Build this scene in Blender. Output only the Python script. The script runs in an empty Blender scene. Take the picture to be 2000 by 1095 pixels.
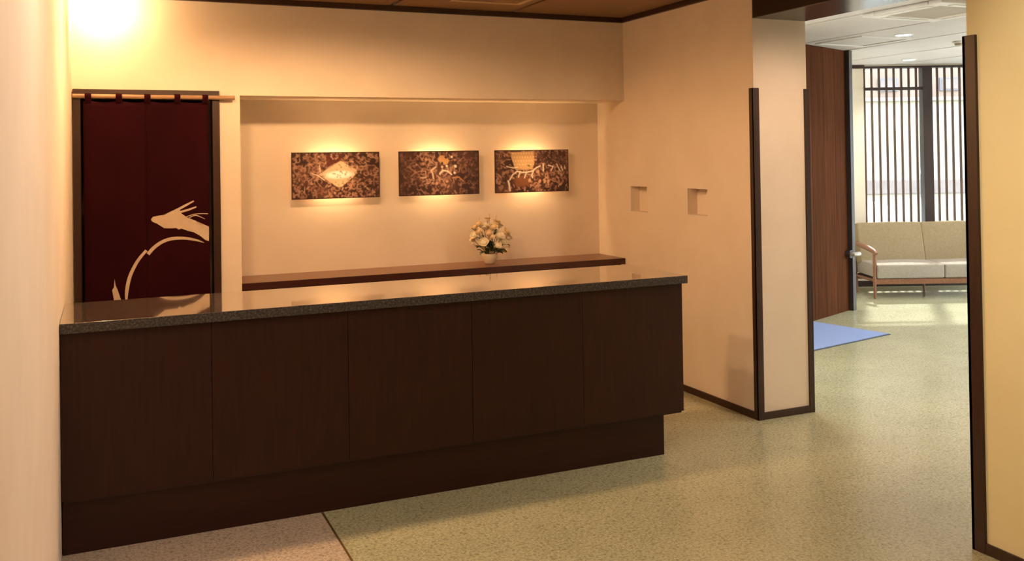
import bpy, bmesh, math, random
import numpy as np
from mathutils import Vector, Matrix
R = random.Random(7)
SC = bpy.context.scene
COL = SC.collection

# ---------------------------------------------------------------- camera, sky, sun, exposure
YAW, PITCH, ROLL, FPX, CY, CAMZ = .415, .011, -.015, 1805.8, 286.4, 1.762
fw = Vector((math.sin(YAW)*math.cos(PITCH), math.cos(YAW)*math.cos(PITCH), math.sin(PITCH)))
r0 = Vector((math.cos(YAW), -math.sin(YAW), 0)); u0 = r0.cross(fw)
cr, sr = math.cos(ROLL), math.sin(ROLL)
rt = r0*cr + u0*sr; up = -r0*sr + u0*cr
cam = bpy.data.objects.new('camera', bpy.data.cameras.new('camera')); COL.objects.link(cam)
m = Matrix((rt, up, -fw)).transposed().to_4x4(); m.translation = (0, 0, CAMZ); cam.matrix_world = m
cam.data.sensor_fit = 'HORIZONTAL'; cam.data.sensor_width = 36; cam.data.lens = 36*FPX/2000
cam.data.shift_y = -(547.5-CY)/2000; cam.data.clip_start = .02; cam.data.clip_end = 200
SC.camera = cam
vs = SC.view_settings; vs.view_transform = 'Standard'; vs.look = 'None'; vs.gamma = 1; vs.use_curve_mapping = False
vs.exposure = 0.0
W = bpy.data.worlds.new('sky'); SC.world = W; W.use_nodes = True
W.node_tree.nodes['Background'].inputs[0].default_value = (.80, .90, 1, 1)
W.node_tree.nodes['Background'].inputs[1].default_value = 10.0
LA = -.415                                              # the lobby front stands askew to the reception
WX = Vector((math.cos(LA), math.sin(LA), 0)); WN = Vector((-math.sin(LA), math.cos(LA), 0))
LO = Vector((8.95, 9.28, 0))
def L(x, y, z=0): return LO + WX*x + WN*y + Vector((0, 0, z))
sun = bpy.data.objects.new('sun', bpy.data.lights.new('sun', 'SUN')); COL.objects.link(sun)
sun.data.energy = 34; sun.data.angle = .06; sun.data.color = (1, .95, .86)
sun.rotation_euler = (WN*-.7 + WX*-.28 + Vector((0, 0, -.72))).to_track_quat('-Z', 'Y').to_euler()
WARM = (1, .58, .27)
HALL = (1, .78, .60)

# ---------------------------------------------------------------- materials
def newmat(name):
    mt = bpy.data.materials.new(name); mt.use_nodes = True
    nt = mt.node_tree; return mt, nt, nt.nodes['Principled BSDF'], nt.nodes.new
def coords(nt, scale=(1, 1, 1), rot=(0, 0, 0)):
    tc = nt.nodes.new('ShaderNodeTexCoord'); mp = nt.nodes.new('ShaderNodeMapping')
    mp.inputs['Scale'].default_value = scale; mp.inputs['Rotation'].default_value = rot
    nt.links.new(tc.outputs['Object'], mp.inputs[0]); return mp.outputs[0]
def ramp(nt, fac, stops):
    r = nt.nodes.new('ShaderNodeValToRGB'); e = r.color_ramp.elements
    while len(e) < len(stops): e.new(.5)
    for k, (p, c) in enumerate(stops): e[k].position = p; e[k].color = (*c, 1)
    nt.links.new(fac, r.inputs[0]); return r.outputs[0]
def noise(nt, vec, scale, detail=4, rough=.55):
    n = nt.nodes.new('ShaderNodeTexNoise'); n.inputs['Scale'].default_value = scale
    n.inputs['Detail'].default_value = detail; n.inputs['Roughness'].default_value = rough
    nt.links.new(vec, n.inputs['Vector']); return n.outputs[0]
def bump(nt, bs, h, strength, dist=.002):
    b = nt.nodes.new('ShaderNodeBump'); b.inputs['Strength'].default_value = strength; b.inputs['Distance'].default_value = dist
    nt.links.new(h, b.inputs['Height']); nt.links.new(b.outputs[0], bs.inputs['Normal'])
def pm(name, c1, c2, scale=8, rough=.5, stretch=(1, 1, 1), bmp=0, metal=0, spec=.5, coat=0, lo=.35, hi=.65, rand=0, rot=(0, 0, 0)):
    mt, nt, bs, new = newmat(name); v = coords(nt, stretch, rot)
    n = noise(nt, v, scale); c = ramp(nt, n, [(lo, c1), (hi, c2)])
    if rand:
        oi = new('ShaderNodeObjectInfo'); hs = new('ShaderNodeHueSaturation'); mr = new('ShaderNodeMapRange')
        mr.inputs[3].default_value = 1-rand; mr.inputs[4].default_value = 1+rand
        nt.links.new(oi.outputs['Random'], mr.inputs[0]); nt.links.new(mr.outputs[0], hs.inputs['Value'])
        nt.links.new(c, hs.inputs['Color']); c = hs.outputs[0]
    nt.links.new(c, bs.inputs['Base Color'])
    bs.inputs['Roughness'].default_value = rough; bs.inputs['Metallic'].default_value = metal
    bs.inputs['Specular IOR Level'].default_value = spec; bs.inputs['Coat Weight'].default_value = coat
    bs.inputs['Coat Roughness'].default_value = .15
    if bmp: bump(nt, bs, n, bmp)
    return mt
def terrazzo(name, a, b, chip1, chip2, rough=.24):
    mt, nt, bs, new = newmat(name); v = coords(nt)
    big = noise(nt, v, 2.2, 3); base = ramp(nt, big, [(.3, a), (.7, b)])
    out = base
    for sc_, col_, th in ((38, chip1, .74), (62, chip2, .72), (95, chip1, .74)):
        vo = new('ShaderNodeTexVoronoi'); vo.inputs['Scale'].default_value = sc_; nt.links.new(v, vo.inputs['Vector'])
        sp = new('ShaderNodeSeparateColor'); nt.links.new(vo.outputs['Color'], sp.inputs[0])
        g = new('ShaderNodeMath'); g.operation = 'GREATER_THAN'; g.inputs[1].default_value = th; nt.links.new(sp.outputs[0], g.inputs[0])
        d = new('ShaderNodeMath'); d.operation = 'LESS_THAN'; d.inputs[1].default_value = .42; nt.links.new(vo.outputs['Distance'], d.inputs[0])
        f = new('ShaderNodeMath'); f.operation = 'MULTIPLY'; nt.links.new(g.outputs[0], f.inputs[0]); nt.links.new(d.outputs[0], f.inputs[1])
        f2 = new('ShaderNodeMath'); f2.operation = 'MULTIPLY'; f2.inputs[1].default_value = .4; nt.links.new(f.outputs[0], f2.inputs[0])
        mx = new('ShaderNodeMix'); mx.data_type = 'RGBA'; nt.links.new(f2.outputs[0], mx.inputs[0])
        nt.links.new(out, mx.inputs[6]); mx.inputs[7].default_value = (*col_, 1); out = mx.outputs[2]
    fine = ramp(nt, noise(nt, v, 75, 3, .65), [(.36, (.62,)*3), (.52, (.98,)*3), (.68, (1.12,)*3)])
    mu = new('ShaderNodeMix'); mu.data_type = 'RGBA'; mu.blend_type = 'MULTIPLY'; mu.inputs[0].default_value = 1
    nt.links.new(out, mu.inputs[6]); nt.links.new(fine, mu.inputs[7]); out = mu.outputs[2]
    nt.links.new(out, bs.inputs['Base Color']); bs.inputs['Roughness'].default_value = rough
    bump(nt, bs, noise(nt, v, 60, 2), .05, .001)
    return mt
def emit(name, col, s):
    mt, nt, bs, new = newmat(name); bs.inputs['Base Color'].default_value = (*col, 1)
    bs.inputs['Emission Color'].default_value = (*col, 1); bs.inputs['Emission Strength'].default_value = s
    return mt
M = {}
M['plaster'] = pm('cream_plaster', (.80, .68, .56), (.84, .72, .60), 3, .75, bmp=.06, spec=.2)
M['plaster_yellow'] = pm('yellow_plaster', (.77, .69, .40), (.80, .72, .43), 3, .75, bmp=.06, spec=.2)
M['plaster_pale'] = pm('pale_plaster', (.82, .74, .62), (.85, .77, .65), 3, .75, bmp=.06, spec=.2)
M['dark_trim'] = pm('dark_stained_trim', (.030, .011, .0055), (.044, .016, .0075), 5, .42, (14, 14, 1.2))
M['beam'] = pm('dark_lacquered_beam', (.016, .007, .005), (.024, .010, .007), 5, .2, (14, 1.2, 14), spec=.6)
M['panel'] = pm('dark_wood_panel', (.024, .0058, .0030), (.037, .0090, .0046), 4, .45, (16, 16, .9), bmp=.03, rand=.13, spec=.3)
M['plinth'] = pm('dark_wood_plinth', (.023, .0056, .0029), (.032, .008, .0041), 4, .45, (.9, 16, 16), bmp=.03, spec=.3)
M['body'] = pm('counter_carcass', (.03, .012, .008), (.04, .015, .01), 4, .6)
M['shelf'] = pm('brown_wood_shelf', (.16, .065, .028), (.20, .085, .036), 5, .28, (1, 14, 14), spec=.5)
M['shelf_edge'] = pm('dark_shelf_edge', (.04, .008, .005), (.055, .012, .007), 5, .4, (1, 14, 14))
M['ceil_wood'] = pm('brown_ceiling_board', (.25, .14, .058), (.31, .172, .072), 4, .5, (14, .8, 14), bmp=.03, rand=.08)
M['ceil_frame'] = pm('pale_wood_frame', (.62, .44, .25), (.68, .49, .28), 4, .5, (6, 6, 6))
M['ceil_white'] = pm('white_ceiling_board', (.66, .62, .60), (.70, .66, .64), 3, .55, rand=.02)
M['joint'] = pm('ceiling_joint', (.06, .045, .036), (.08, .06, .05), 5, .7)
M['white'] = pm('white_enamel', (.80, .79, .76), (.84, .83, .80), 6, .4)
M['grille'] = pm('beige_grille', (.40, .34, .26), (.45, .38, .3), 9, .5)
M['door_wood'] = pm('reddish_door_wood', (.075, .024, .009), (.11, .037, .014), 3.2, .75, (9, 9, .5), bmp=.03, rand=.1, spec=.03)
M['post'] = pm('black_brown_post', (.025, .018, .017), (.04, .028, .025), 5, .4, (12, 12, 1))
M['brass'] = pm('brass_strip', (.42, .28, .12), (.5, .34, .15), 20, .35, metal=.9)
M['steel'] = pm('brushed_metal', (.42, .40, .35), (.5, .48, .42), 30, .5, metal=.6)
M['cloth'] = pm('maroon_cloth', (.019, .0024, .0045), (.027, .0036, .0058), 2.2, .9, spec=.05)
M['print'] = pm('cream_print', (.52, .40, .30), (.60, .47, .34), 12, .85, spec=.15)
M['rod'] = pm('bamboo_rod', (.30, .17, .09), (.38, .23, .125), 6, .4, (2, 20, 20))
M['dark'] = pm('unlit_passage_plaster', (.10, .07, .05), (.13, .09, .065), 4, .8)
M['mat'] = pm('blue_grey_mat', (.25, .34, .62), (.31, .41, .72), 90, .95, bmp=.5, spec=.1)
M['mat_edge'] = pm('mat_rubber_edge', (.06, .07, .09), (.08, .09, .11), 30, .7)
M['sofa'] = pm('beige_upholstery', (.33, .255, .15), (.38, .295, .18), 40, .9, bmp=.25, spec=.15)
M['seat'] = pm('taupe_upholstery', (.37, .32, .27), (.42, .365, .31), 40, .9, bmp=.25, spec=.15)
M['sofa_wood'] = pm('walnut_frame', (.22, .09, .045), (.31, .13, .065), 5, .35, (10, 3, 10))
M['vase'] = pm('ivory_glaze', (.74, .62, .46), (.8, .68, .52), 8, .25)
M['rose'] = pm('cream_petal', (.86, .75, .54), (.92, .84, .66), 14, .6, spec=.2)
M['rose2'] = pm('ivory_petal', (.80, .60, .36), (.9, .74, .5), 14, .6, spec=.2)
M['leaf'] = pm('dark_green_leaf', (.022, .045, .018), (.05, .085, .03), 16, .45)
M['stem'] = pm('olive_stem', (.16, .13, .04), (.22, .18, .06), 16, .6)
M['lattice'] = pm('brown_lattice', (.085, .042, .022), (.12, .06, .03), 5, .5, (12, 12, 1))
M['mullion'] = pm('dark_mullion', (.028, .014, .012), (.04, .02, .016), 5, .45, (12, 12, 1))
M['facade'] = pm('white_facade', (.32, .285, .215), (.36, .32, .245), 2, .8)
M['salmon'] = pm('salmon_facade', (.19, .132, .103), (.21, .148, .116), 2, .8)
M['greywall'] = pm('grey_street_wall', (.16, .13, .12), (.19, .155, .14), 3, .8)
M['street'] = pm('pale_street', (.40, .39, .38), (.48, .47, .45), 6, .9)
M['car'] = pm('white_car_paint', (.85, .86, .88), (.9, .9, .92), 3, .2, coat=.5)
M['carglass'] = pm('car_glass', (.03, .035, .04), (.05, .055, .06), 3, .08)
M['tyre'] = pm('tyre_rubber', (.02, .02, .02), (.035, .035, .035), 20, .8)
M['sign'] = pm('grey_sign', (.11, .105, .115), (.13, .125, .135), 3, .6)
M['pinkish'] = terrazzo('pink_terrazzo', (.55, .46, .37), (.61, .51, .41), (.30, .24, .18), (.68, .58, .46))
M['floor'] = terrazzo('green_terrazzo', (.435, .43, .275), (.51, .50, .325), (.23, .235, .13), (.60, .60, .42))
M['lens'] = emit('lamp_lens', (1, .86, .66), 6)
M['lens_white'] = emit('white_lamp_lens', (1, .95, .86), 8)
M['tube'] = emit('warm_lamp_tube', (1, .66, .30), 55)
def granite(name, stops, rough, ior, coat):
    mt, nt, bs, new = newmat(name); v = coords(nt)
    n1 = noise(nt, v, 95, 3, .7); c = ramp(nt, n1, stops)
    nt.links.new(c, bs.inputs['Base Color']); bs.inputs['Roughness'].default_value = rough; bs.inputs['IOR'].default_value = ior
    bs.inputs['Coat Weight'].default_value = coat; bs.inputs['Coat Roughness'].default_value = .03
    return mt
M['granite'] = granite('polished_granite', [(.34, (.045, .033, .026)), (.5, (.10, .074, .057)), (.66, (.19, .145, .115))], .07, 2.0, 1)
M['granite_edge'] = granite('honed_granite_shaded', [(.34, (.014, .013, .012)), (.5, (.042, .036, .032)), (.66, (.12, .105, .095))], .5, 1.45, 0)  # edge copy of the granite, front shade put into darker colours
def glass():
    mt, nt, bs, new = newmat('window_glass'); nt.nodes.remove(bs)
    tr = new('ShaderNodeBsdfTransparent'); gl = new('ShaderNodeBsdfGlossy'); gl.inputs['Roughness'].default_value = .02
    tr.inputs[0].default_value = (.94, .96, .95, 1)
    fr = new('ShaderNodeFresnel'); fr.inputs[0].default_value = 1.35; mx = new('ShaderNodeMixShader')
    nt.links.new(fr.outputs[0], mx.inputs[0]); nt.links.new(tr.outputs[0], mx.inputs[1]); nt.links.new(gl.outputs[0], mx.inputs[2])
    nt.links.new(mx.outputs[0], nt.nodes['Material Output'].inputs[0]); return mt
M['glass'] = glass()
def printed(name):
    mt, nt, bs, new = newmat(name)
    at = new('ShaderNodeVertexColor'); at.layer_name = 'print'
    tl = new('ShaderNodeBsdfTranslucent'); mx = new('ShaderNodeMixShader'); mx.inputs[0].default_value = .05
    nz = noise(nt, coords(nt), 300, 2); hs = new('ShaderNodeHueSaturation'); mr = new('ShaderNodeMapRange')
    mr.inputs[3].default_value = .9; mr.inputs[4].default_value = 1.1; nt.links.new(nz, mr.inputs[0])
    nt.links.new(mr.outputs[0], hs.inputs['Value']); nt.links.new(at.outputs[0], hs.inputs['Color'])
    nt.links.new(hs.outputs[0], bs.inputs['Base Color']); bs.inputs['Roughness'].default_value = .5
    nt.links.new(hs.outputs[0], tl.inputs[0])
    nt.links.new(bs.outputs[0], mx.inputs[1]); nt.links.new(tl.outputs[0], mx.inputs[2])
    nt.links.new(mx.outputs[0], nt.nodes['Material Output'].inputs[0]); return mt
M['printed'] = printed('printed_fabric_sheet')

# ---------------------------------------------------------------- helpers
def B(*boxes, bev=0):
    """one bmesh out of boxes (x0,x1,y0,y1,z0,z1)"""
    bm = bmesh.new()
    for b in boxes: addbox(bm, b, bev)
    return bm
def addbox(bm, b, bev=0, mat=None):
    x0, x1, y0, y1, z0, z1 = b
    mt = Matrix.Translation(((x0+x1)/2, (y0+y1)/2, (z0+z1)/2)) @ Matrix.Diagonal((x1-x0, y1-y0, z1-z0, 1))
    if mat is not None: mt = mat @ mt
    vs_ = bmesh.ops.create_cube(bm, size=1, matrix=mt)['verts']
    if bev:
        es = list({e for v in vs_ for e in v.link_edges})
        bmesh.ops.bevel(bm, geom=es, offset=bev, segments=2, affect='EDGES', profile=.6)
    return bm
def tube(bm, pts, rad, seg=10, cap=True):
    pts = [Vector(p) for p in pts]; n = len(pts)
    if not hasattr(rad, '__len__'): rad = [rad]*n
    rings = []; side = None
    for i, p in enumerate(pts):
        t = (pts[min(i+1, n-1)]-pts[max(i-1, 0)]).normalized()
        if side is None: side = t.orthogonal().normalized()
        side = (side - t*side.dot(t)).normalized(); s2 = t.cross(side)
        rings.append([bm.verts.new(p + (side*math.cos(a)+s2*math.sin(a))*rad[i]) for a in [2*math.pi*k/seg for k in range(seg)]])
    for a, b in zip(rings, rings[1:]):
        for k in range(seg): bm.faces.new((a[k], a[(k+1) % seg], b[(k+1) % seg], b[k]))
    if cap: bm.faces.new(rings[0][::-1]); bm.faces.new(rings[-1])
    return bm
def lathe(bm, prof, seg=24):
    rings = [[bm.verts.new((r*math.cos(2*math.pi*k/seg), r*math.sin(2*math.pi*k/seg), z)) for k in range(seg)] for r, z in prof]
    for a, b in zip(rings, rings[1:]):
        for k in range(seg): bm.faces.new((a[k], a[(k+1) % seg], b[(k+1) % seg], b[k]))
    bm.faces.new(rings[0][::-1]); bm.faces.new(rings[-1]); return bm
def prism(bm, poly, z0, z1):
    lo = [bm.verts.new((p[0], p[1], z0)) for p in poly]; hi = [bm.verts.new((p[0], p[1], z1)) for p in poly]
    n = len(poly); bm.faces.new(lo[::-1]); bm.faces.new(hi)
    for k in range(n): bm.faces.new((lo[k], lo[(k+1) % n], hi[(k+1) % n], hi[k]))
    return bm
def obj(name, bm, mat, parent=None, smooth=False, loc=None, rotz=None):
    bmesh.ops.recalc_face_normals(bm, faces=bm.faces)
    me = bpy.data.meshes.new(name); bm.to_mesh(me); bm.free()
    return link(name, me, mat, parent, smooth, loc, rotz)
def link(name, me, mat, parent=None, smooth=False, loc=None, rotz=None):
    if not me.materials: me.materials.append(M[mat])
    if smooth:
        for p in me.polygons: p.use_smooth = True
        if smooth != 'all' and hasattr(me, 'set_sharp_from_angle'): me.set_sharp_from_angle(angle=math.radians(40))
    o = bpy.data.objects.new(name, me); COL.objects.link(o); o.parent = parent
    if loc is not None: o.location = loc
    if rotz is not None: o.rotation_euler = (0, 0, rotz)
    return o
def struct(name, bm, mat, label, cat, parent=None, **k):
    o = obj(name, bm, mat, parent, **k)
    if parent is None: o['kind'] = 'structure'; o['label'] = label; o['category'] = cat
    return o
def thing(name, label, cat, loc=(0, 0, 0), rotz=0, group=None, kind=None):
    o = bpy.data.objects.new(name, None); COL.objects.link(o); o.empty_display_size = .1
    o.location = loc; o.rotation_euler = (0, 0, rotz); o['label'] = label; o['category'] = cat
    if group: o['group'] = group
    if kind: o['kind'] = kind
    return o
def lamp(parent, kind, loc, energy, color, radius=.05, cone=None, blend=.6, target=(0, 0, -1)):
    d = bpy.data.lights.new('lamp_light', kind); d.energy = energy; d.color = color; d.shadow_soft_size = radius
    if kind == 'SPOT': d.spot_size = cone; d.spot_blend = blend
    o = bpy.data.objects.new('lamp_light', d); COL.objects.link(o); o.parent = parent; o.location = loc
    o.rotation_euler = Vector(target).to_track_quat('-Z', 'Y').to_euler(); return o
def wallseg(p0, p1, z0, z1, t):
    """upright slab from p0 to p1, thickness t to the left of the direction"""
    p0, p1 = Vector((p0[0], p0[1], 0)), Vector((p1[0], p1[1], 0)); d = (p1-p0).normalized(); n = Vector((-d.y, d.x, 0))*t
    return prism(bmesh.new(), [p0, p1, p1+n, p0+n], z0, z1)

# ---------------------------------------------------------------- shell
XL, XW, XC, YB, YN, YE = -.193, 3.94, 4.385, 6.629, 7.084, 4.958     # left wall, right wall faces, back wall, niche back, right wall end
ZC, ZS, ZB, XF, YF = 2.895, 2.216, 2.657, 3.507, 2.935
XJ = .978
roof = [(-2.5, -2.3), (4.4, -2.3), (4.4, 2.45), (10.2, 2.6), L(3.72, .16), L(-.5, .16), (6.4, 8.6), (-.5, 8.6), (-.5, 1.5), (-2.5, 1.5)]
struct('floor', prism(bmesh.new(), [(XJ, -2.3)] + roof[1:7] + [(XJ, 8.6)], -.12, 0), 'floor', 'yellow-green speckled terrazzo floor running on into the lobby', 'floor')
struct('floor', prism(bmesh.new(), [(-2.5, -2.3), (XJ, -2.3), (XJ, 8.6), (-.5, 8.6), (-.5, 1.5), (-2.5, 1.5)], -.12, 0), 'pinkish', 'pinkish speckled terrazzo floor left of the metal divider strip', 'floor')
struct('trim_1', B((XJ-.005, XJ+.005, -2.2, 6.6, 0, .0015)), 'brass', 'thin metal divider strip between the two terrazzo colours', 'trim')
struct('wall_left', B((XL-.12, XL, 1.7, 8.5, 0, ZC)), 'plaster', 'plain cream plaster wall at the closed end of the counter', 'wall')
struct('wall_rear', B((-2.4, 4.4, -2.25, -2.1, 0, ZC), (-2.5, -2.35, -2.25, 1.7, 0, ZC), (-2.4, XL-.12, 1.7, 1.82, 0, ZC)), 'plaster', 'cream plaster walls of the hall facing the counter', 'wall')
# back wall: header, strip beside the niche, niche back, door reveals
DX0, DX1 = -.150, .690
struct('wall_back', B((XL, XW, YB, YN+.12, ZS, ZC), (DX1, .862, YB, YN+.12, 0, ZS), (.862, XW, YN, YN+.12, 0, ZS), (XL, DX0, YB, YN+.12, 0, ZS)),
       'plaster', 'cream plaster back wall with a long lit niche behind the counter', 'wall')
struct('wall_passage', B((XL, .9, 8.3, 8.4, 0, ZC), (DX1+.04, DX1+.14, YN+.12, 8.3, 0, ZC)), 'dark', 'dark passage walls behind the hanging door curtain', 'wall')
# right wall with two square recesses
def right_wall():
    bm = bmesh.new(); rec = [(6.292, 6.545, 1.305, 1.508), (5.492, 5.738, 1.318, 1.510)]; d = .085
    ys = sorted({YE, YN+.12, *[r[0] for r in rec], *[r[1] for r in rec]}); zs = sorted({0, ZC, *[r[2] for r in rec], *[r[3] for r in rec]})
    def q(*p): bm.faces.new([bm.verts.new(v) for v in p])
    for a, b in zip(ys, ys[1:]):
        for c, e in zip(zs, zs[1:]):
            x = XW + (d if any(r[0] <= a and b <= r[1] and r[2] <= c and e <= r[3] for r in rec) else 0)
            q((x, a, c), (x, b, c), (x, b, e), (x, a, e))
    for y0, y1, z0, z1 in rec:
        q((XW, y0, z0), (XW, y1, z0), (XW+d, y1, z0), (XW+d, y0, z0)); q((XW, y0, z1), (XW, y1, z1), (XW+d, y1, z1), (XW+d, y0, z1))
        q((XW, y0, z0), (XW, y0, z1), (XW+d, y0, z1), (XW+d, y0, z0)); q((XW, y1, z0), (XW, y1, z1), (XW+d, y1, z1), (XW+d, y1, z0))
    q((XW, YE, 0), (XC, YE, 0), (XC, YE, ZC), (XW, YE, ZC)); q((XC, YE, 0), (XC, YN+.12, 0), (XC, YN+.12, ZC), (XC, YE, ZC))
    q((XW, YN+.12, 0), (XC, YN+.12, 0), (XC, YN+.12, ZC), (XW, YN+.12, ZC))
    bmesh.ops.remove_doubles(bm, verts=bm.verts, dist=1e-5); return bm
struct('wall_right', right_wall(), 'plaster', 'cream plaster wall with two small square recesses beside the counter', 'wall')
struct('wall_front', B((XF, 4.4, -2.2, YF, 0, ZC)), 'plaster_yellow', 'yellowish plaster wall on the near side of the lobby opening', 'wall')
struct('trim_2', B((XW, XC, YF, YE, ZB, ZC), bev=.004), 'beam', 'dark lacquered beam over the opening to the lobby', 'beam')
# baseboards and corner guards
BH = .048
struct('baseboard_right', B((XW-.012, XW, YE-.012, YN, 0, BH), (XW-.012, XC+.012, YE-.012, YE, 0, BH), bev=.002), 'dark_trim', 'dark wooden baseboard around the foot of the recessed wall', 'baseboard')
struct('trim_3', B((XW-.014, XW+.034, YE-.014, YE+.002, 0, 2.195), (XW-.014, XW+.002, YE-.014, YE+.034, 0, 2.195), bev=.002), 'dark_trim', 'dark wooden corner guard on the reception side of the wall end', 'trim')
struct('trim_4', B((XC-.026, XC+.014, YE-.014, YE+.002, 0, 2.195), (XC-.002, XC+.014, YE-.014, YE+.034, 0, 2.195), bev=.002), 'dark_trim', 'dark wooden corner guard on the lobby side of the wall end', 'trim')
struct('trim_5', B((XF-.014, XF+.002, YF-.052, YF+.014, 0, 2.268), (XF-.014, XF+.04, YF-.002, YF+.014, 0, 2.268), bev=.002), 'dark_trim', 'dark wooden corner guard on the yellowish wall', 'trim')
struct('baseboard_front', B((XF-.012, XF, -2.1, YF-.05, 0, BH), bev=.002), 'dark_trim', 'dark wooden baseboard along the yellowish wall', 'baseboard')
struct('trim_6', B((XL, XW, YB-.03, YB, 2.855, ZC), (XW-.03, XW, YE, YB-.03, 2.855, ZC), bev=.003), 'dark_trim', 'dark wooden cornice under the board ceiling', 'cornice')

# ceilings
struct('ceiling', prism(bmesh.new(), roof, ZC+.02, ZC+.2), 'joint', 'flat roof slab over the hall and lobby', 'ceiling')
CP = thing('ceiling', 'brown wooden board ceiling with narrow dark joints over the counter', 'ceiling', kind='structure')
xs = [-2.35, -1.956, -.978, 0, .978, 1.953, 2.93, 3.937]
for a, b in zip(xs, xs[1:]):
    y1 = YB-.01 if b > XL+.3 else 1.7
    obj('ceiling_board', B((max(a, -2.35)+.014, b-.014, -2.1, y1, ZC, ZC+.02), bev=.002), 'ceil_wood', CP)
H1 = thing('access_hatch', 'square ceiling hatch with a pale wooden frame set in brown boards', 'ceiling hatch', (2.56, 5.98, ZC))
obj('hatch_frame', B((-.27, .27, .24, .27, -.008, .004), (-.27, .27, -.27, -.24, -.008, .004), (-.27, -.24, -.24, .24, -.008, .004), (.24, .27, -.24, .24, -.008, .004), bev=.002), 'ceil_frame', H1)
obj('hatch_lid', B((-.237, .237, -.237, .237, -.003, .004), bev=.001), 'ceil_wood', H1)
LC = thing('ceiling', 'pale grey panel ceiling with dark joint lines in the lobby', 'ceiling', kind='structure')
lx = [4.40, 4.78, 5.72, 6.655, 7.585, 8.52, 9.45, 10.38, 11.3, 12.5]
for a, b in zip(lx, lx[1:]):
    ye = lambda x: 9.32-(x-8.95)*math.tan(-LA) if x > 6.6 else 8.5
    obj('ceiling_panel', prism(bmesh.new(), [(a+.016, 2.5), (b-.016, 2.5), (b-.016, ye(b)), (a+.016, ye(a))], ZC, ZC+.018), 'ceil_white', LC)

# ---------------------------------------------------------------- lobby shell
struct('wall_lobby', B((4.25, 4.4, 7.2, 8.6, 0, ZC)), 'plaster_pale', 'pale plaster wall behind the wooden lobby partition', 'wall')
struct('wall_lobby', wallseg((7.7, 8.02), L(-.45, .18), 0, ZC, .12), 'plaster_pale', 'pale plaster return wall behind the dark lobby post', 'wall')
struct('wall_lobby', wallseg((4.4, 2.45), (10.1, 2.65), 0, ZC, -.12), 'plaster_pale', 'pale plaster wall closing the near end of the lobby', 'wall')
lw = bmesh.new()
for b in ((-.45, .165, 0, .16, 0, ZC), (.165, 3.5, 0, .16, 0, .36), (.165, 3.5, 0, .16, 2.87, ZC), (3.1, 3.66, 0, .16, .36, 2.87)): addbox(lw, b)
struct('wall_window', lw, 'plaster_pale', 'pale plaster wall around the latticed lobby window', 'wall', loc=LO, rotz=LA)
sw = bmesh.new()
for b in ((3.5, 3.66, -.35, 0, 0, ZC), (3.5, 3.66, -6.0, -4.4, 0, ZC), (3.5, 3.66, -4.4, -.35, 2.55, ZC), (3.5, 3.66, -4.4, -.35, 0, .06)): addbox(sw, b)
struct('wall_side_glazing', sw, 'plaster_pale', 'pale plaster wall around the added side glazing of the lobby', 'wall', loc=LO, rotz=LA)
struct('baseboard_lobby', B((-.45, 3.5, -.014, 0, 0, .075), bev=.002), 'mullion', 'dark baseboard under the lobby window', 'baseboard', loc=LO, rotz=LA)
struct('trim_7', B((-.45, .17, -.03, 0, ZC-.045, ZC), bev=.002), 'mullion', 'dark cornice piece beside the lattice window', 'trim', loc=LO, rotz=LA)
# latticed window
W1 = thing('window_1', 'tall lobby window screened by thin brown vertical lattice bars', 'window', LO, LA, kind='structure')
bar = None
bxs = [.185+.0975*k for k in range(8)] + [1.145+.0975*k for k in range(20)]
for x in bxs:
    if bar is None:
        bar = obj('lattice_bar', B((-.011, .011, -.015, .015, .36, 2.87), bev=.002), 'lattice', W1, loc=(x, .03, 0))
    else:
        o = bar.copy(); COL.objects.link(o); o.parent = W1; o.location = (x, .03, 0)
obj('window_mullion', B((.93, 1.055, -.03, .10, .36, 2.87), bev=.004), 'mullion', W1)
obj('lattice_rail', B((.165, .93, -.02, .05, 2.56, 2.60), bev=.003), 'mullion', W1)
obj('window_head', B((.165, 3.1, -.02, .12, 2.85, 2.875), bev=.003), 'mullion', W1)
obj('window_sill', B((.165, 3.1, -.05, .14, .345, .375), bev=.004), 'mullion', W1)
obj('window_pane', B((.17, .93, .088, .094, .375, 2.85)), 'glass', W1)
obj('window_pane', B((1.055, 3.09, .088, .094, .375, 2.85)), 'glass', W1)
W2 = thing('window_2', 'added unseen side glazing with dark frames lighting the lobby', 'window', LO, LA, kind='structure')  # added out of view to let sky light into the lobby
for k in range(4):
    y0 = -4.4+k*1.0125
    obj('window_mullion', B((3.54, 3.60, y0-.025, y0+.025, .06, 2.55), bev=.003), 'mullion', W2)
    obj('window_pane', B((3.567, 3.573, y0+.025, y0+.9875, .06, 2.55)), 'glass', W2)
# wooden partition with dark post
DA = math.radians(22.4)
D1 = thing('door_1', 'reddish wooden door leaf of wide boards ending in a dark post', 'door', (7.565, 7.93, 0), DA, kind='structure')
for k in range(9):
    obj('door_board', B((-.275*(k+1)+.0015, -.275*k-.0015, 0, .05, .001, ZC-.004), bev=.002), 'door_wood', D1)
obj('door_post', B((0, .078, -.05, .07, 0, ZC-.002), bev=.003), 'post', D1)
hd = obj('door_handle', tube(bmesh.new(), [(-.035, 0, .63), (-.035, -.05, .63)], .045, 16), 'post', D1, smooth=True)
hb = tube(bmesh.new(), [(-.035, -.05, .63), (-.035, -.085, .63), (.0, -.10, .63), (.055, -.10, .628)], [.022, .022, .024, .026], 12)
obj('handle_lever', hb, 'steel', hd, smooth=True)

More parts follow.
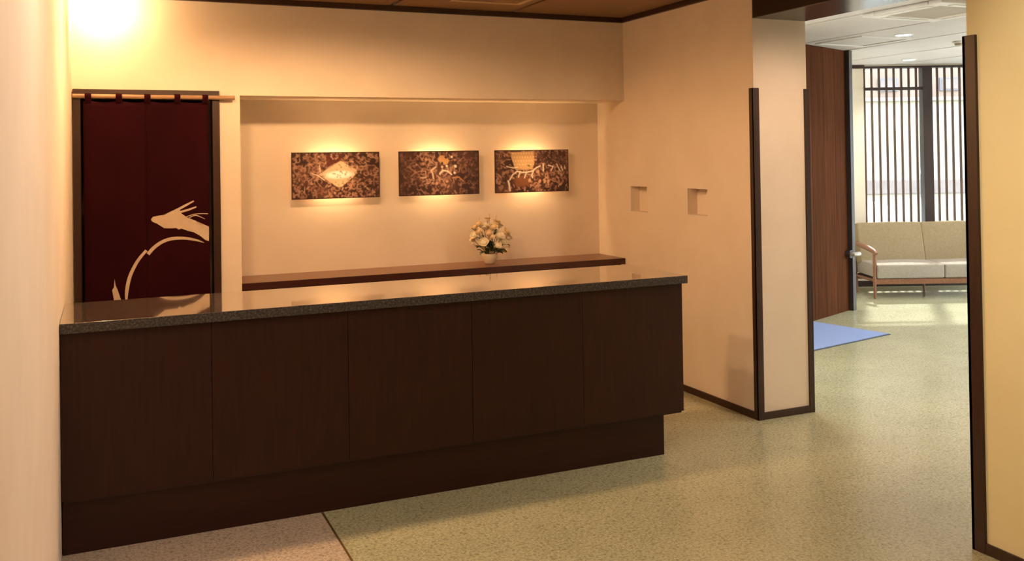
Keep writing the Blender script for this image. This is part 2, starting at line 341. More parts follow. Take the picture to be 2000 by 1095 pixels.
# ---------------------------------------------------------------- reception counter
CX0, CX1, CYF, HC = XL+.002, 3.131, 4.572, 1.05
C = thing('reception_counter', 'long dark wooden reception counter with polished granite top', 'counter', (CX0, CYF, 0))
cl = CX1-CX0; TT = .046
ct = obj('countertop', B((0, cl, 0, .664, HC-TT, HC), bev=.003), 'granite', C)
ct.data.materials.append(M['granite_edge'])                # polished top lightened for its haze, honed edges darkened for their shade
for p in ct.data.polygons: p.material_index = 0 if p.normal.z > .5 else 1
obj('counter_body', B((.01, cl-.034, .058, .62, .235, HC-TT)), 'body', C)
pj = [0, .456-CX0, 1.112-CX0, 1.78-CX0, 2.447-CX0, cl-.018]
for a, b in zip(pj, pj[1:]):
    obj('front_panel', B((a+.0012, b-.0012, .034, .056, .252, HC-TT-.004), bev=.0006), 'panel', C)
obj('end_panel', B((cl-.033, cl-.018, .06, .62, .235, HC-TT-.002), bev=.0015), 'panel', C)
obj('plinth', B((.002, cl-.135, .072, .58, 0, .236), bev=.002), 'plinth', C)

# back shelf cabinet in the niche
S = thing('back_cabinet', 'long low wooden cabinet with brown top shelf set in the niche', 'cabinet', (.865, 6.655, 0))
sl = XW-.004-.865
obj('shelf_top', B((0, sl, 0, YN-6.657, .868, .910), bev=.002), 'shelf', S)
obj('shelf_edge', B((0, sl, -.012, 0, .862, .910), bev=.002), 'shelf_edge', S)
obj('cabinet_body', B((.004, sl-.004, .05, YN-6.66, .06, .868)), 'body', S)
nd = 5
for k in range(nd):
    x0 = .01+k*(sl-.02)/nd; x1 = .01+(k+1)*(sl-.02)/nd
    dr = obj('cabinet_door', B((x0+.002, x1-.002, .03, .048, .08, .85), bev=.002), 'shelf_edge', S)
    obj('door_pull', tube(bmesh.new(), [(x1-.05, .03, .70), (x1-.05, .012, .70), (x1-.05, .012, .80), (x1-.05, .03, .80)], .005, 8), 'steel', dr, smooth=True)
obj('cabinet_base', B((.01, sl-.01, .09, YN-6.67, 0, .06)), 'body', S)

# ---------------------------------------------------------------- curtained doorway
F1 = thing('door_frame', 'dark wooden frame around the curtained doorway', 'door frame', (0, YB, 0))
obj('frame_head', B((XL+.006, .724, -.022, .12, 2.205, 2.245), bev=.003), 'dark_trim', F1)
obj('frame_jamb', B((XL+.006, XL+.052, -.022, .12, 0, 2.205), bev=.003), 'dark_trim', F1)
obj('frame_jamb', B((.676, .724, -.022, .12, 0, 2.205), bev=.003), 'dark_trim', F1)
NR = thing('door_curtain', 'maroon split door curtain with a cream brush-drawn long-eared animal', 'curtain', (0, 6.59, 0))
RZ = 2.197
def cy_(x, z):                                            # cloth surface: shallow hanging folds
    k = min(1, max(0, (2.15-z)/1.2))
    return -.004 + k*(.007*math.sin(x*17+.6) + .004*math.sin(x*41+z*1.5)) + (1-k)*.004*math.sin(x*33.5+1)
def cloth(x0, x1):
    bm = bmesh.new(); nx, nz = 28, 44; g = []
    for j in range(nz+1):
        z = 2.168+(.42-2.168)*j/nz
        g.append([bm.verts.new((x0+(x1-x0)*i/nx, cy_(x0+(x1-x0)*i/nx, z), z - (.010*abs(math.sin(math.pi*(x0+(x1-x0)*i/nx+.096)/.184)) if j == 0 else 0))) for i in range(nx+1)])
    for a, b in zip(g, g[1:]):
        for i in range(nx): bm.faces.new((a[i], a[i+1], b[i+1], b[i]))
    return bm
def solid(o, t):
    md = o.modifiers.new('thickness', 'SOLIDIFY'); md.thickness = t; md.offset = 0; return o
solid(obj('curtain_cloth', cloth(-.126, .2527), 'cloth', NR, smooth='all'), .0015)
solid(obj('curtain_cloth', cloth(.2533, .648), 'cloth', NR, smooth='all'), .0015)
tb = None
for x in (-.096, .088, .262, .450, .628):
    bm = bmesh.new(); ring = [(-.019*math.cos(a), RZ+.019*math.sin(a)) for a in [math.pi*k/8 for k in range(9)]]
    prof = [(-.0085, 2.150)] + [(p[0]-.0, p[1]) for p in ring] + [(.002, 2.150)]
    va = [bm.verts.new((-.019, y, z)) for y, z in prof]; vb = [bm.verts.new((.019, y, z)) for y, z in prof]
    for k in range(len(prof)-1): bm.faces.new((va[k], va[k+1], vb[k+1], vb[k]))
    solid(obj('hanging_loop', bm, 'cloth', NR, smooth='all', loc=(x, 0, 0)), .0015)
ROD = obj('curtain_rod', tube(bmesh.new(), [(XL+.004, 6.59, RZ), (.3, 6.59, RZ-.001), (.823, 6.59, RZ)], .0145, 14), 'rod', smooth=True)
ROD['label'] = 'pale bamboo rod running through the loops of the maroon curtain'; ROD['category'] = 'curtain rod'
HEAD = [(0.277, 1.384), (0.288, 1.4), (0.32, 1.406), (0.359, 1.411), (0.398, 1.43), (0.434, 1.446), (0.489, 1.475), (0.545, 1.501), (0.55, 1.494), (0.502, 1.465), (0.456, 1.439), (0.461, 1.433), (0.509, 1.445), (0.561, 1.461), (0.565, 1.453), (0.515, 1.433), (0.464, 1.419), (0.475, 1.41), (0.498, 1.392), (0.528, 1.377), (0.567, 1.358), (0.613, 1.335), (0.643, 1.32), (0.642, 1.222), (0.618, 1.231), (0.586, 1.26), (0.546, 1.286), (0.507, 1.298), (0.468, 1.314), (0.448, 1.308), (0.435, 1.319), (0.397, 1.319), (0.358, 1.322), (0.332, 1.341), (0.313, 1.355), (0.294, 1.363), (0.282, 1.371)]
WH1 = [(0.492, 1.39, 0.0026), (0.541, 1.406, 0.0026), (0.587, 1.41, 0.0026), (0.637, 1.408, 0.0026)]
WH2 = [(0.514, 1.385, 0.0026), (0.554, 1.4, 0.0032), (0.587, 1.389, 0.0026), (0.617, 1.373, 0.0013)]
AR1 = [(0.149, 0.707, 0.0026), (0.128, 0.776, 0.0045), (0.121, 0.848, 0.0064), (0.125, 0.925, 0.0109), (0.143, 1.011, 0.0109), (0.178, 1.09, 0.0102), (0.21, 1.139, 0.0096), (0.246, 1.181, 0.0089)]
AR2 = [(0.256, 1.155, 0.0115), (0.293, 1.196, 0.0115), (0.344, 1.231, 0.0109), (0.396, 1.248, 0.0109), (0.448, 1.251, 0.0102), (0.5, 1.247, 0.0089), (0.552, 1.235, 0.007), (0.592, 1.221, 0.0038), (0.612, 1.212, 0.0006)]
TAIL = [(0.051, 1.004), (0.057, 0.963), (0.07, 0.929), (0.082, 0.888), (0.094, 0.85), (0.119, 0.777), (0.063, 0.782), (0.048, 0.853), (0.042, 0.894), (0.036, 0.931), (0.047, 0.951)]
def catmull(p, n=5):
    out = []
    for i in range(len(p)-1):
        a, b, c, d = [np.array(p[min(max(k, 0), len(p)-1)]) for k in (i-1, i, i+1, i+2)]
        for t in np.arange(n)/n: out.append(.5*((2*b)+(-a+c)*t+(2*a-5*b+4*c-d)*t*t+(-a+3*b-3*c+d)*t**3))
    return out+[np.array(p[-1])]
def emblem(polys, strokes):
    bm = bmesh.new()
    for po in polys:
        f = bm.faces.new([bm.verts.new((x, 0, z)) for x, z in po])
        f.normal_update(); bmesh.ops.triangulate(bm, faces=[f], ngon_method='EAR_CLIP')
    bmesh.ops.subdivide_edges(bm, edges=bm.edges, cuts=3, use_grid_fill=True)
    for st in strokes:
        q = catmull(st); L_, R_ = [], []
        for i, p in enumerate(q):
            t = q[min(i+1, len(q)-1)][:2]-q[max(i-1, 0)][:2]; t = t/np.linalg.norm(t); n = np.array((-t[1], t[0]))*max(p[2], .0004)
            L_.append(bm.verts.new((p[0]+n[0], 0, p[1]+n[1]))); R_.append(bm.verts.new((p[0]-n[0], 0, p[1]-n[1])))
        for i in range(len(q)-1): bm.faces.new((L_[i], L_[i+1], R_[i+1], R_[i]))
    for v in bm.verts: v.co.y = cy_(v.co.x, v.co.z)-.0022
    return bm
obj('printed_emblem', emblem([HEAD], [WH1, WH2, AR2]), 'print', NR, smooth='all')['label'] = 'cream brush-drawn animal head with long ears'
obj('printed_emblem', emblem([TAIL], [AR1]), 'print', NR, smooth='all')['label'] = 'cream brush-drawn curved back and tail'

# ---------------------------------------------------------------- three printed wall lamps
PW, PH, NXP, NZP = .668, .345, 176, 92
def raster(kind):
    rng = np.random.default_rng(20+kind); U, V = np.meshgrid((np.arange(NXP)+.5)/NXP, (np.arange(NZP)+.5)/NZP)
    X, Y = U*PW, V*PH                                      # V from the top
    dk, md, lt, cm = np.array([(.040, .013, .009), (.24, .105, .07), (.56, .33, .235), (.88, .76, .62)])
    if kind == 1: dk, md, lt = np.array([(.055, .021, .019), (.20, .092, .068), (.48, .28, .20)])
    img = np.ones((NZP, NXP, 3))*dk
    lowf = sum(np.sin(X*a+Y*b+c) for a, b, c in rng.uniform(-28, 28, (6, 3)))/6
    img += (md-dk)*np.clip(.1+.6*lowf, 0, .7)[..., None]
    def blend(mask, c, a=1.): 
        w = np.clip(mask, 0, 1)[..., None]*a; img[:] = img*(1-w)+np.array(c)*w
    def ell(x, y, a, b, th):
        dx, dy = X-x, Y-y; p = dx*np.cos(th)+dy*np.sin(th); q = -dx*np.sin(th)+dy*np.cos(th)
        return (p/a)**2+(q/b)**2
    soft = lambda d, e=.25: (1-d)/e
    n = (560, 460, 420)[kind]
    for _ in range(n):
        x, y = rng.uniform(0, PW), rng.uniform(0, PH); t = rng.random(); th = rng.uniform(0, 3.14)
        edge = 1-.55*np.clip((abs(x/PW-.5)-.2)/.3, 0, 1) if kind == 1 else 1
        c = md+(lt-md)*rng.random()*edge
        if t < .45: blend(soft(ell(x, y, rng.uniform(.009, .021), rng.uniform(.005, .0105), th)), c, .9*edge)
        elif t < .62:
            r_ = rng.uniform(.010, .022); d = np.sqrt((X-x)**2+(Y-y)**2); ang = np.cos(np.arctan2(Y-y, X-x)-th*2)
            blend(soft(abs(d-r_)/.0045)*(ang > -.3), c, .85*edge)
        elif t < .8: blend(soft(ell(x, y, .03, .0042, th)), c, .85*edge)
        else: blend(soft(ell(x, y, rng.uniform(.008, .02), rng.uniform(.005, .012), th)), dk, .9)
    def seg(p, w, c, a=.95):
        for (x0, y0), (x1, y1) in zip(p, p[1:]):
            x0, x1, y0, y1 = x0*PW, x1*PW, y0*PH, y1*PH; l2 = (x1-x0)**2+(y1-y0)**2+1e-9
            t = np.clip(((X-x0)*(x1-x0)+(Y-y0)*(y1-y0))/l2, 0, 1); d = np.hypot(X-x0-t*(x1-x0), Y-y0-t*(y1-y0))
            blend(soft(d/w, .4), c, a)
    def poly(p, c, a=1.):
        mask = np.ones_like(U)
        for (x0, y0), (x1, y1) in zip(p, p[1:]+p[:1]):
            s = ((x1-x0)*PW*(Y-y0*PH)-(y1-y0)*PH*(X-x0*PW))/math.hypot((x1-x0)*PW, (y1-y0)*PH); mask = np.minimum(mask, np.clip(s/.004+.5, 0, 1))
        blend(mask, c, a); return mask
    if kind == 0:
        poly([(.38, .02), (.60, .02), (.545, .18), (.39, .34)], (.09, .02, .015), .9)
        for _ in range(14): blend(soft(ell(rng.uniform(.42, .58)*PW, rng.uniform(.02, .16)*PH, .007, .004, rng.uniform(0, 3))), lt)
        k = poly([(.30, .47), (.552, .18), (.74, .40), (.72, .50), (.56, .76), (.50, .75)], (.66, .50, .34), .9)
        blend(soft(ell(.53*PW, .49*PH, .135, .036, -.03), .7)*k, (.97, .95, .92))  # whitish lamp glow painted into the middle of the kite
        for _ in range(46): blend(soft(ell(rng.uniform(.34, .72)*PW, rng.uniform(.24, .74)*PH, .009, .004, rng.uniform(0, 3)))*k, md, .75)
        seg([(.40, .33), (.552, .19), (.64, .24)], .0025, lt); seg([(.31, .27), (.315, .44)], .003, cm); seg([(.22, .45), (.29, .50), (.36, .60)], .004, cm); seg([(.18, .62), (.25, .53)], .004, lt)
        seg([(.56, .77), (.66, .64), (.74, .50)], .002, dk)
    elif kind == 1:
        for p, w, c in (([(.12, .36), (.20, .47), (.28, .44), (.33, .46)], .004, lt), ([(.20, .47), (.14, .57)], .004, lt), ([(.26, .52), (.33, .52)], .003, lt), ([(.26, .60), (.33, .60)], .003, cm), ([(.32, .42), (.33, .60)], .004, lt),
                        ([(.38, .20), (.35, .38)], .004, lt), ([(.42, .62), (.41, .50), (.39, .44), (.45, .36)], .007, (.75, .55, .45)), ([(.50, .52), (.54, .44), (.60, .46), (.65, .54)], .007, cm), ([(.47, .56), (.50, .63)], .006, lt),
                        ([(.66, .62), (.74, .60), (.80, .70)], .006, (.55, .28, .14)), ([(.44, .06), (.41, .2), (.47, .3)], .004, lt), ([(.28, .18), (.32, .06)], .003, lt)): seg(p, w, c)
        for x, y, r_, c in ((.21, .30, .010, lt), (.295, .28, .012, lt), (.655, .13, .011, cm), (.70, .35, .014, cm), (.53, .36, .010, (.75, .55, .45)), (.59, .34, .010, cm), (.46, .74, .014, lt), (.69, .50, .012, cm), (.59, .70, .012, lt), (.33, .18, .014, lt)): blend(soft(((X-x*PW)**2+(Y-y*PH)**2)/r_**2, .5), c)
        blend(soft(ell(.55*PW, .20*PH, .05, .038, .5)), (.56, .33, .14), .85); blend(soft(ell(.58*PW, .14*PH, .013, .011, .3)), dk); blend(soft(ell(.53*PW, .28*PH, .011, .014, .3)), dk)
    else:
        k = poly([(.19, .04), (.52, .02), (.53, .30), (.50, .46), (.24, .46), (.22, .2)], (.64, .42, .22), .9)
        for i in range(9):
            for j in range(4): blend(soft(((X-(.20+.037*i+.018*(j % 2))*PW)**2+(Y-(.07+.09*j)*PH)**2)/.0065**2, .6)*k, (.82, .62, .38), .9)
        poly([(.57, .05), (.97, .03), (.97, .36), (.56, .36)], dk, .75)
        for _ in range(34): blend(soft(ell(rng.uniform(.57, .97)*PW, rng.uniform(.03, .36)*PH, .009, .003, rng.uniform(0, 3))), md+(lt-md)*.4)
        blend(soft(ell(.36*PW, .74*PH, .075, .05, 0), .2), (.20, .075, .03), .95)
        wc = (.92, .80, .72)
        for p, w in (([(.19, .70), (.23, .58), (.29, .50), (.36, .53), (.44, .52), (.50, .50), (.56, .42), (.61, .38)], .0065), ([(.33, .50), (.31, .64)], .006), ([(.42, .52), (.39, .66)], .005), ([(.52, .48), (.49, .60), (.50, .66)], .006), ([(.65, .33), (.65, .50)], .007), ([(.15, .38), (.24, .42), (.30, .40)], .005), ([(.72, .37), (.79, .40), (.76, .5)], .005),
                     ([(.84, .34), (.86, .42), (.89, .52)], .0045), ([(.90, .38), (.92, .50)], .004), ([(.95, .38), (.96, .46)], .003), ([(.19, .95), (.18, .80), (.17, .73)], .010)): seg(p, w, wc)
        blend(soft(ell(.45*PW, .37*PH, .016, .008, .5)), (.16, .13, .04))
        for x, y in ((.60, .75), (.67, .76), (.72, .76), (.58, .52), (.46, .72)): blend(soft(ell(x*PW, y*PH, .012, .018, .4)), lt)
    blend(np.maximum.reduce([(.003-X)/.003+.5, (X-PW+.003)/.003+.5, (.003-Y)/.003+.5, (Y-PH+.003)/.003+.5]), dk, .8)
    return np.clip(img, 0, 1)
def print_mesh(kind):
    img = raster(kind); bm = bmesh.new(); g = []
    for j in range(NZP+1): g.append([bm.verts.new((PW*(i/NXP-.5), -.086, PH*(.5-j/NZP))) for i in range(NXP+1)])
    for a, b in zip(g, g[1:]):
        for i in range(NXP): bm.faces.new((a[i], b[i], b[i+1], a[i+1]))
    me = bpy.data.meshes.new('shade_panel'); bm.to_mesh(me); bm.free()
    pad = np.pad(img, ((1, 1), (1, 1), (0, 0)), mode='edge')
    vc = (pad[:-1, :-1]+pad[1:, :-1]+pad[:-1, 1:]+pad[1:, 1:])/4
    at = me.color_attributes.new('print', 'FLOAT_COLOR', 'POINT')
    at.data.foreach_set('color', np.concatenate([vc, np.ones(vc.shape[:2]+(1,))], 2).ravel().astype(np.float32))
    return me
LBL = ['wall lamp printed with a cream kite shape among brown leaves', 'wall lamp printed with dark brown pattern of dots and curls', 'wall lamp printed with cream lattice patch and white brush strokes']
for k, x in enumerate((1.616, 2.449, 3.266)):
    t = thing('wall_lamp', LBL[k], 'wall lamp', (x, YN, 1.642), group='printed lamps in the niche')
    link('shade_panel', print_mesh(k), 'printed', t)
    e = .004
    obj('panel_edge', B((-PW/2-e, PW/2+e, -.088, -.074, PH/2, PH/2+e), (-PW/2-e, PW/2+e, -.088, -.074, -PH/2-e, -PH/2), (-PW/2-e, -PW/2, -.088, -.074, -PH/2, PH/2), (PW/2, PW/2+e, -.088, -.074, -PH/2, PH/2)), 'dark_trim', t)
    obj('back_plate', B((-.20, .20, -.008, 0, -.06, .06), bev=.002), 'white', t)
    for s in (-1, 1): obj('bracket', B((s*.19-.008, s*.19+.008, -.084, -.004, -.012, .012), bev=.002), 'white', t)
    for s in (-1, 1): obj('lamp_tube', tube(bmesh.new(), [(-.15, -.040, s*.075), (.15, -.040, s*.075)], .011, 12), 'tube', t, smooth=True)

# ---------------------------------------------------------------- flowers on the cabinet
FL = thing('flower_arrangement', 'cream roses with dark leaves in a small ivory bowl', 'flowers', (2.81, 6.86, .911))
obj('vase', lathe(bmesh.new(), [(.032, 0), (.037, .004), (.046, .018), (.060, .046), (.066, .070), (.064, .082), (.059, .080), (.057, .065)], 28), 'vase', FL, smooth=True)
def rose_mesh(name, mat, rs=1.):
    bm = bmesh.new(); k = 0
    for layer, (n, rad, h, flare) in enumerate(((3, .007, .022, .1), (4, .013, .024, .35), (5, .019, .021, .8))):
        for i in range(n):
            a0 = 2*math.pi*i/n+layer*.7; g = []
            for v in range(4):
                t = v/3; row = []
                for u in range(5):
                    s = (u/4-.5); a = a0+s*2*math.pi/n*1.35; rr = rad*(.35+.75*t**.7)+flare*.010*t*t*(1-2*abs(s)*.6)
                    row.append(bm.verts.new((rr*math.cos(a), rr*math.sin(a), h*(t-.35*abs(s)**2*t)-.006*layer*0)))
                g.append(row)
            for p, q in zip(g, g[1:]):
                for u in range(4): bm.faces.new((p[u], p[u+1], q[u+1], q[u]))
    bmesh.ops.create_icosphere(bm, subdivisions=2, radius=.018, matrix=Matrix.Translation((0, 0, .007)))
    bmesh.ops.scale(bm, vec=(rs,)*3, verts=bm.verts)
    me = bpy.data.meshes.new(name); bm.to_mesh(me); bm.free(); me.materials.append(M[mat])
    for p in me.polygons: p.use_smooth = True
    return me
def leaf_mesh():
    bm = bmesh.new(); g = []
    for v in range(6):
        t = v/5; w = .015*math.sin(math.pi*min(1, t*.92+.06))**.8
        g.append([bm.verts.new((s*w, .062*t, .012*math.sin(t*2.4)-.10*0*abs(s)+.006*abs(s))) for s in (-1, 0, 1)])
    for p, q in zip(g, g[1:]):
        for u in range(2): bm.faces.new((p[u], p[u+1], q[u+1], q[u]))
    me = bpy.data.meshes.new('leaf'); bm.to_mesh(me); bm.free(); me.materials.append(M['leaf'])
    for p in me.polygons: p.use_smooth = True
    return me
RM = [rose_mesh('rose', 'rose', 1.3), rose_mesh('rose', 'rose2', 1.2)]
# (x, y, z, kind, size) above the bowl rim
roses = [(-.135, -.04, .225, 0, 1), (-.075, -.07, .165, 0, 1.25), (-.05, -.02, .29, 0, 1), (.01, -.05, .28, 1, 1.2), (.05, -.07, .215, 0, 1.2), (-.01, -.08, .215, 1, .8), (.155, -.02, .20, 0, 1.05), (.085, -.06, .165, 0, 1.1), (.12, -.05, .245, 1, 1.1), (-.105, .02, .28, 1, 1.0), (.06, .0, .32, 1, 1.1), (.0, .03, .345, 1, .9), (-.095, -.03, .315, 1, .9), (.10, .03, .29, 0, .9), (.03, -.09, .145, 0, .9), (.105, -.07, .10, 1, .8), (-.12, .03, .19, 1, .9), (.0, .06, .26, 0, 1), (-.03, -.06, .24, 1, .9), (-.11, -.06, .26, 1, .9)]
for x, y, z, k, s in roses:
    o = bpy.data.objects.new('rose', RM[k]); COL.objects.link(o); o.parent = FL; o.location = (x, y, z); o.scale = (s,)*3
    d = Vector((x*1.2, y*1.6-.06, .13+z*.25)); o.rotation_euler = d.to_track_quat('Z', 'Y').to_euler()
    st = obj('stem', tube(bmesh.new(), [(x*.2, y*.2, .07), (x*.55, y*.5, .07+(z-.07)*.55), (x, y, z+.002)], .0022, 6), 'stem', FL, smooth=True)
LM = leaf_mesh()
for k in range(56):
    low = k < 38; a = R.uniform(0, 6.28); rr = R.uniform(.01, .09) if low else R.uniform(.05, .13); z = R.uniform(.085, .15) if low else R.uniform(.13, .31)
    o = bpy.data.objects.new('leaf', LM); COL.objects.link(o); o.parent = FL
    o.location = (rr*math.cos(a)+(.012 if low else 0), rr*.6*math.sin(a)-.03, z); s = R.uniform(.8, 1.25) if low else R.uniform(.5, .8); o.scale = (s,)*3
    o.rotation_euler = (R.uniform(-.5, .7), R.uniform(-.5, .5), a-math.pi/2)
for (x, z) in ((.0, .40), (-.09, .37), (.06, .385), (-.15, .17), (.17, .13)):
    tp = obj('twig', tube(bmesh.new(), [(x*.3, 0, .12), (x*.8, -.01, .12+(z-.12)*.6), (x, -.015, z)], [.002, .0016, .001], 6), 'stem', FL, smooth=True)
    bu = bmesh.new(); bmesh.ops.create_icosphere(bu, subdivisions=2, radius=.008, matrix=Matrix.Translation((x, -.015, z)) @ Matrix.Diagonal((1, 1, 1.6, 1)))
    obj('bud', bu, 'rose2', tp, smooth='all')

# ---------------------------------------------------------------- lobby furniture
SF = thing('sofa', 'beige two-seat sofa with wooden armrests under the lattice window', 'sofa', (8.385, 8.39, 0), LA)
SW = 1.72
def cushion(x0, x1, y0, y1, z0, z1, puff=.02, n=8, rd=.16):
    bm = bmesh.new(); bmesh.ops.create_cube(bm, size=1); bmesh.ops.bevel(bm, geom=bm.edges[:], offset=rd, segments=4, affect='EDGES', profile=.7)
    bmesh.ops.subdivide_edges(bm, edges=bm.edges[:], cuts=1, use_grid_fill=True)
    dx, dy, dz = x1-x0, y1-y0, z1-z0; mnd = min(dx, dy, dz)
    for v in bm.verts:                                    # keep the rounding even along each axis
        for a, d in enumerate((dx, dy, dz)):
            c = v.co[a]; e = .5-abs(c); f = mnd/d
            if e < rd+1e-4: v.co[a] = math.copysign(.5-e*f, c)
        p = [v.co[0]*2, v.co[1]*2, v.co[2]*2]
        bulge = [puff*(1-p[1]**2)*(1-p[2]**2), puff*(1-p[0]**2)*(1-p[2]**2), puff*(1-p[0]**2)*(1-p[1]**2)]
        v.co = Vector(((x0+x1)/2+v.co[0]*dx+bulge[0]*p[0]*.3, (y0+y1)/2+v.co[1]*dy+bulge[1]*p[1], (z0+z1)/2+v.co[2]*dz+bulge[2]*p[2]))
    return bm
for s, x in ((0, .03), (1, SW-.03)):
    obj('front_leg', tube(bmesh.new(), [(x, .03, 0), (x, .035, .2), (x, .03, .40), (x, .03, .545)], [.014, .020, .023, .020], 10), 'sofa_wood', SF, smooth=True)
    obj('rear_leg', tube(bmesh.new(), [(x, .60, 0), (x, .64, .2), (x, .68, .42), (x, .755, .66), (x, .80, .86)], [.014, .021, .024, .022, .015], 10), 'sofa_wood', SF, smooth=True)
    ar = tube(bmesh.new(), [(x, -.03, .540), (x, .02, .562), (x, .2, .585), (x, .45, .60), (x, .66, .612), (x, .74, .62)], [.018, .028, .034, .030, .022, .018], 12)
    obj('armrest', ar, 'sofa_wood', SF, smooth=True)
    obj('side_rail', tube(bmesh.new(), [(x, .035, .215), (x, .64, .205)], .016, 10), 'sofa_wood', SF, smooth=True)
obj('front_rail', B((.03, SW-.03, .02, .05, .17, .235), bev=.006), 'sofa_wood', SF)
obj('rear_rail', B((.03, SW-.03, .62, .65, .16, .225), bev=.006), 'sofa_wood', SF)
obj('top_rail', B((.03, SW-.03, .765, .80, .70, .77), bev=.01), 'sofa_wood', SF)
obj('center_leg', tube(bmesh.new(), [(SW/2, .58, 0), (SW/2, .60, .17)], [.013, .018], 10), 'sofa_wood', SF, smooth=True)
obj('seat_deck', B((.05, SW-.05, .05, .62, .20, .235)), 'body', SF)
h2 = SW/2
for x0, x1 in ((.055, h2-.003), (h2+.003, SW-.055)):
    obj('seat_cushion', cushion(x0, x1, .005, .68, .24, .405, .014), 'seat', SF, smooth='all')
    bm = cushion(x0-.01, x1+.0, .0, .16, .0, .50, .022)
    bmesh.ops.transform(bm, matrix=Matrix.Translation((0, .50, .385)) @ Matrix.Rotation(math.radians(-15), 4, 'X'), verts=bm.verts)
    obj('back_cushion', bm, 'sofa', SF, smooth='all')
MT = thing('entrance_mat', 'blue-grey rectangular floor mat beside the wooden lobby door', 'floor mat', (6.904, 6.698, 0), math.radians(12))
obj('mat_base', B((-1.75, 0, 0, .92, .0005, .006), bev=.002), 'mat_edge', MT)
obj('mat_pile', B((-1.735, -.015, .015, .905, .006, .011), bev=.002), 'mat', MT)
AC = thing('ceiling_air_conditioner', 'white square ceiling air conditioner with beige grille', 'air conditioner', (6.13, 5.40, ZC), math.radians(0))
obj('ac_frame', B((-.40, .40, .27, .40, -.03, .005), (-.40, .40, -.40, -.27, -.03, .005), (-.40, -.27, -.27, .27, -.03, .005), (.27, .40, -.27, .27, -.03, .005), bev=.01), 'white', AC)
obj('intake_grille', B((-.27, .27, -.27, .27, -.018, .004), bev=.004), 'grille', AC)
for s in (-1, 1):
    obj('air_flap', B((-.24, .24, s*.335-.03, s*.335+.03, -.036, -.029), bev=.003), 'white', AC)
    obj('air_flap', B((s*.335-.03, s*.335+.03, -.24, .24, -.036, -.029), bev=.003), 'white', AC)
H2 = thing('access_hatch', 'square white-framed ceiling hatch in the lobby', 'ceiling hatch', (7.11, 7.20, ZC), 0)
obj('hatch_frame', B((-.33, .33, .30, .33, -.012, .004), (-.33, .33, -.33, -.30, -.012, .004), (-.33, -.30, -.30, .30, -.012, .004), (.30, .33, -.30, .30, -.012, .004), bev=.003), 'white', H2)
obj('hatch_lid', B((-.297, .297, -.297, .297, -.003, .004), bev=.001), 'ceil_white', H2)
SD = thing('smoke_detector', 'small round ceiling detector near the yellowish wall edge', 'smoke detector', (8.15, 6.92, ZC))
obj('detector_base', lathe(bmesh.new(), [(.06, 0), (.06, -.012), (.052, -.02)][::-1], 24), 'white', SD, smooth=True)
obj('detector_head', lathe(bmesh.new(), [(.03, -.045), (.04, -.035), (.042, -.02)], 24), 'grille', SD, smooth=True)

# ---------------------------------------------------------------- lamps of the place and two added spots
def downlight(x, y, label, energy, color, z=ZC, r=.055, cone=2.5, lens='lens', group=None, radius=.05, blend=.7, aim=(0, 0, -1)):
    t = thing('downlight', label, 'downlight', (x, y, z), group=group)
    obj('trim_ring', lathe(bmesh.new(), [(r+.018, 0), (r+.018, -.004), (r+.006, -.008), (r, -.006), (r, 0)], 28), 'white', t, smooth=True)
    obj('lens', lathe(bmesh.new(), [(r-.004, -.0035), (r-.004, -.006)], 28), lens, t)
    lamp(t, 'SPOT', (0, 0, -.02), energy, color, radius, cone, blend, aim)
    return t
for x, e in ((.40, 118), (1.20, 138), (2.05, 36)):
    downlight(x, 5.08, 'round recessed downlight in the board ceiling above the counter', e, WARM, group='downlights over the counter', cone=3.02, blend=.36, radius=.10)
for x, y, e in ((.34, 3.0, 54), (.42, 1.4, 66), (1.9, 2.5, 66)):
    downlight(x, y, 'round recessed downlight in the hall ceiling before the counter', e, HALL, group='downlights in the hall', cone=2.8, blend=.6)
downlight(2.2, 1.9, 'added unseen spotlight brightening the yellowish wall', 82, (1, .80, .56), cone=1.35, blend=.6, aim=(1.3, .1, -.75))  # added lamp, brightens the near wall and misses the recessed one
downlight(4.16, 3.62, 'added unseen spotlight under the dark beam brightening the wall end', 105, (1, .69, .47), z=ZB, cone=1.7, blend=.8, aim=(-.04, 1, -1.15))  # added lamp, brightens the end face of the right wall
CLP = thing('corner_lamp', 'bright round ceiling lamp in the corner above the curtained door', 'ceiling lamp', (.0, 6.44, ZC))
obj('lamp_base', lathe(bmesh.new(), [(.05, 0), (.05, -.012), (.03, -.018)][::-1], 24), 'white', CLP, smooth=True)
bu = bmesh.new(); bmesh.ops.create_uvsphere(bu, u_segments=20, v_segments=12, radius=.026, matrix=Matrix.Translation((0, 0, -.042)))
obj('bulb', bu, 'lens', CLP, smooth='all')
lamp(CLP, 'POINT', (0, 0, -.10), 22, (1, .64, .30), .03)
for k, (x, y) in enumerate(((7.135, 6.69), (9.14, 8.49), (5.0, 6.2), (8.2, 5.3), (10.0, 6.6), (6.0, 4.0), (8.0, 3.7))):
    lab = ['lit round downlight beside the white hatch in the lobby', 'lit round downlight close to the lattice window head'][k] if k < 2 else 'lit round downlight in the pale lobby ceiling'
    downlight(x, y, lab, 85, (1, .93, .83), lens='lens_white', group='lobby downlights', r=.075, cone=2.1)
for x0, y0, sx, sy, rot in ((1.6, .12, 2.9, 2.5, 0), (3.62, -2.4, 4.0, 2.5, 1)):   # portals guide sky light through the two windows
    d = bpy.data.lights.new('window_portal', 'AREA'); d.shape = 'RECTANGLE'; d.size = sx; d.size_y = sy
    d.cycles.is_portal = True
    o = bpy.data.objects.new('window_portal', d); COL.objects.link(o); o.location = L(x0, y0, 1.5)
    o.rotation_euler = (-WN if not rot else -WX).to_track_quat('-Z', 'Y').to_euler()

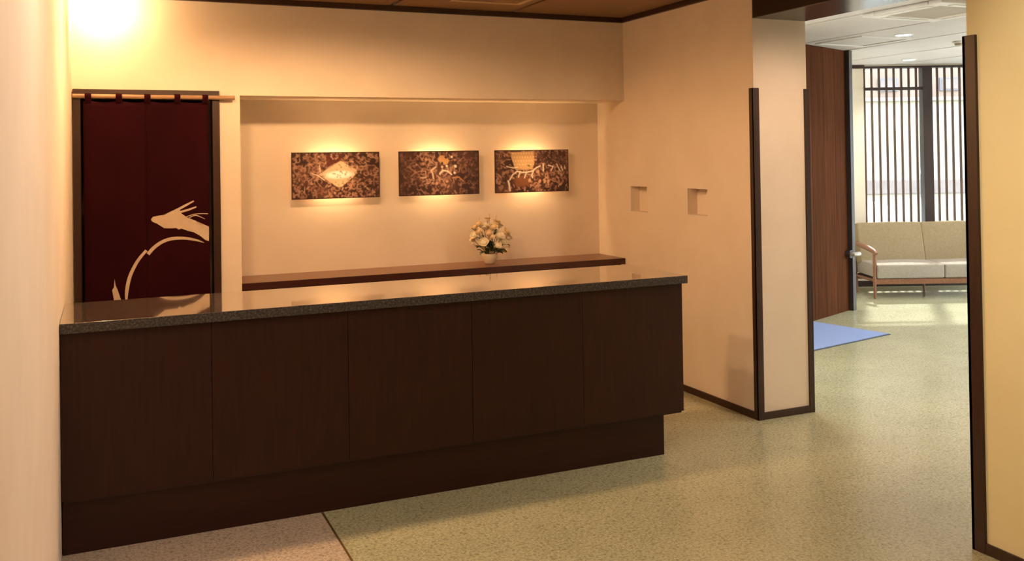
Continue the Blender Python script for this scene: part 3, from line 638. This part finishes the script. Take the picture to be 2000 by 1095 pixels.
# ---------------------------------------------------------------- the street beyond the window
struct('ground', prism(bmesh.new(), [L(-14, .3), L(26, .3), L(26, 24), L(-14, 24)], -.2, -.1), 'street', 'pale paved street outside the lobby window', 'street')
struct('ground', prism(bmesh.new(), [L(3.75, -14), L(26, -14), L(26, .3), L(3.75, .3)], -.2, -.1), 'street', 'pale paved forecourt outside the added lobby side glazing', 'street')
FB = thing('building', 'white and salmon building across the street from the window', 'building', LO, LA)
obj('lower_wall', B((-8, 16, 9, 12, -.1, 2.95)), 'facade', FB)
obj('upper_wall', B((-8, 16, 8.95, 12, 2.95, 7.5)), 'salmon', FB)
obj('cornice', B((-8, 16, 8.85, 9.0, 2.90, 2.98), bev=.01), 'facade', FB)
for x in (3.9, 5.3):
    w_ = obj('window', B((x, x+.45, 8.90, 8.96, 3.12, 3.42), bev=.01), 'sign', FB); obj('pane', B((x+.05, x+.40, 8.885, 8.90, 3.16, 3.38)), 'greywall', w_)
GW = thing('street_wall', 'low white wall with a grey coping along the far side of the street', 'garden wall', LO, LA)
obj('wall_base', B((-8, 16, 7.42, 7.6, -.1, .86)), 'facade', GW)
obj('wall_coping', B((-8, 16, 7.36, 7.64, .86, 1.16), bev=.02), 'greywall', GW)
CAR = thing('car', 'white parked car seen through the lattice window', 'car', L(-.1, 3.3, -.1), LA)
prof = [(-2.1, .30), (-2.1, .75), (-1.95, .98), (-1.2, 1.05), (1.0, 1.12), (1.75, 1.02), (2.1, .85), (2.15, .55), (2.12, .28)]
def side(pr, y0, y1, ins=0):
    bm = bmesh.new(); a = [bm.verts.new((x, y0, z)) for x, z in pr]; b = [bm.verts.new((x, y1, z)) for x, z in pr]
    bm.faces.new(a); bm.faces.new(b[::-1]); n = len(pr)
    for k in range(n): bm.faces.new((a[k], a[(k+1) % n], b[(k+1) % n], b[k]))
    if ins: bmesh.ops.bevel(bm, geom=bm.edges[:], offset=ins, segments=2, affect='EDGES')
    return bm
obj('car_body', side(prof, 0, 1.68, .05), 'car', CAR, smooth=True)
obj('car_windows', side([(-1.75, 1.0), (-1.25, 1.46), (.25, 1.48), (1.05, 1.06)], .13, 1.55, .03), 'carglass', CAR, smooth=True)
obj('car_roof', side([(-1.28, 1.45), (-1.15, 1.52), (.15, 1.53), (.3, 1.46)], .14, 1.54, .02), 'car', CAR, smooth=True)
for x in (-1.35, 1.38):
    for y in (.02, 1.48): obj('wheel', tube(bmesh.new(), [(x, y, .32), (x, y+.2, .32)], .32, 24), 'tyre', CAR, smooth=True)
obj('wing_mirror', B((.75, .92, -.14, .02, 1.02, 1.14), bev=.03), 'car', CAR)
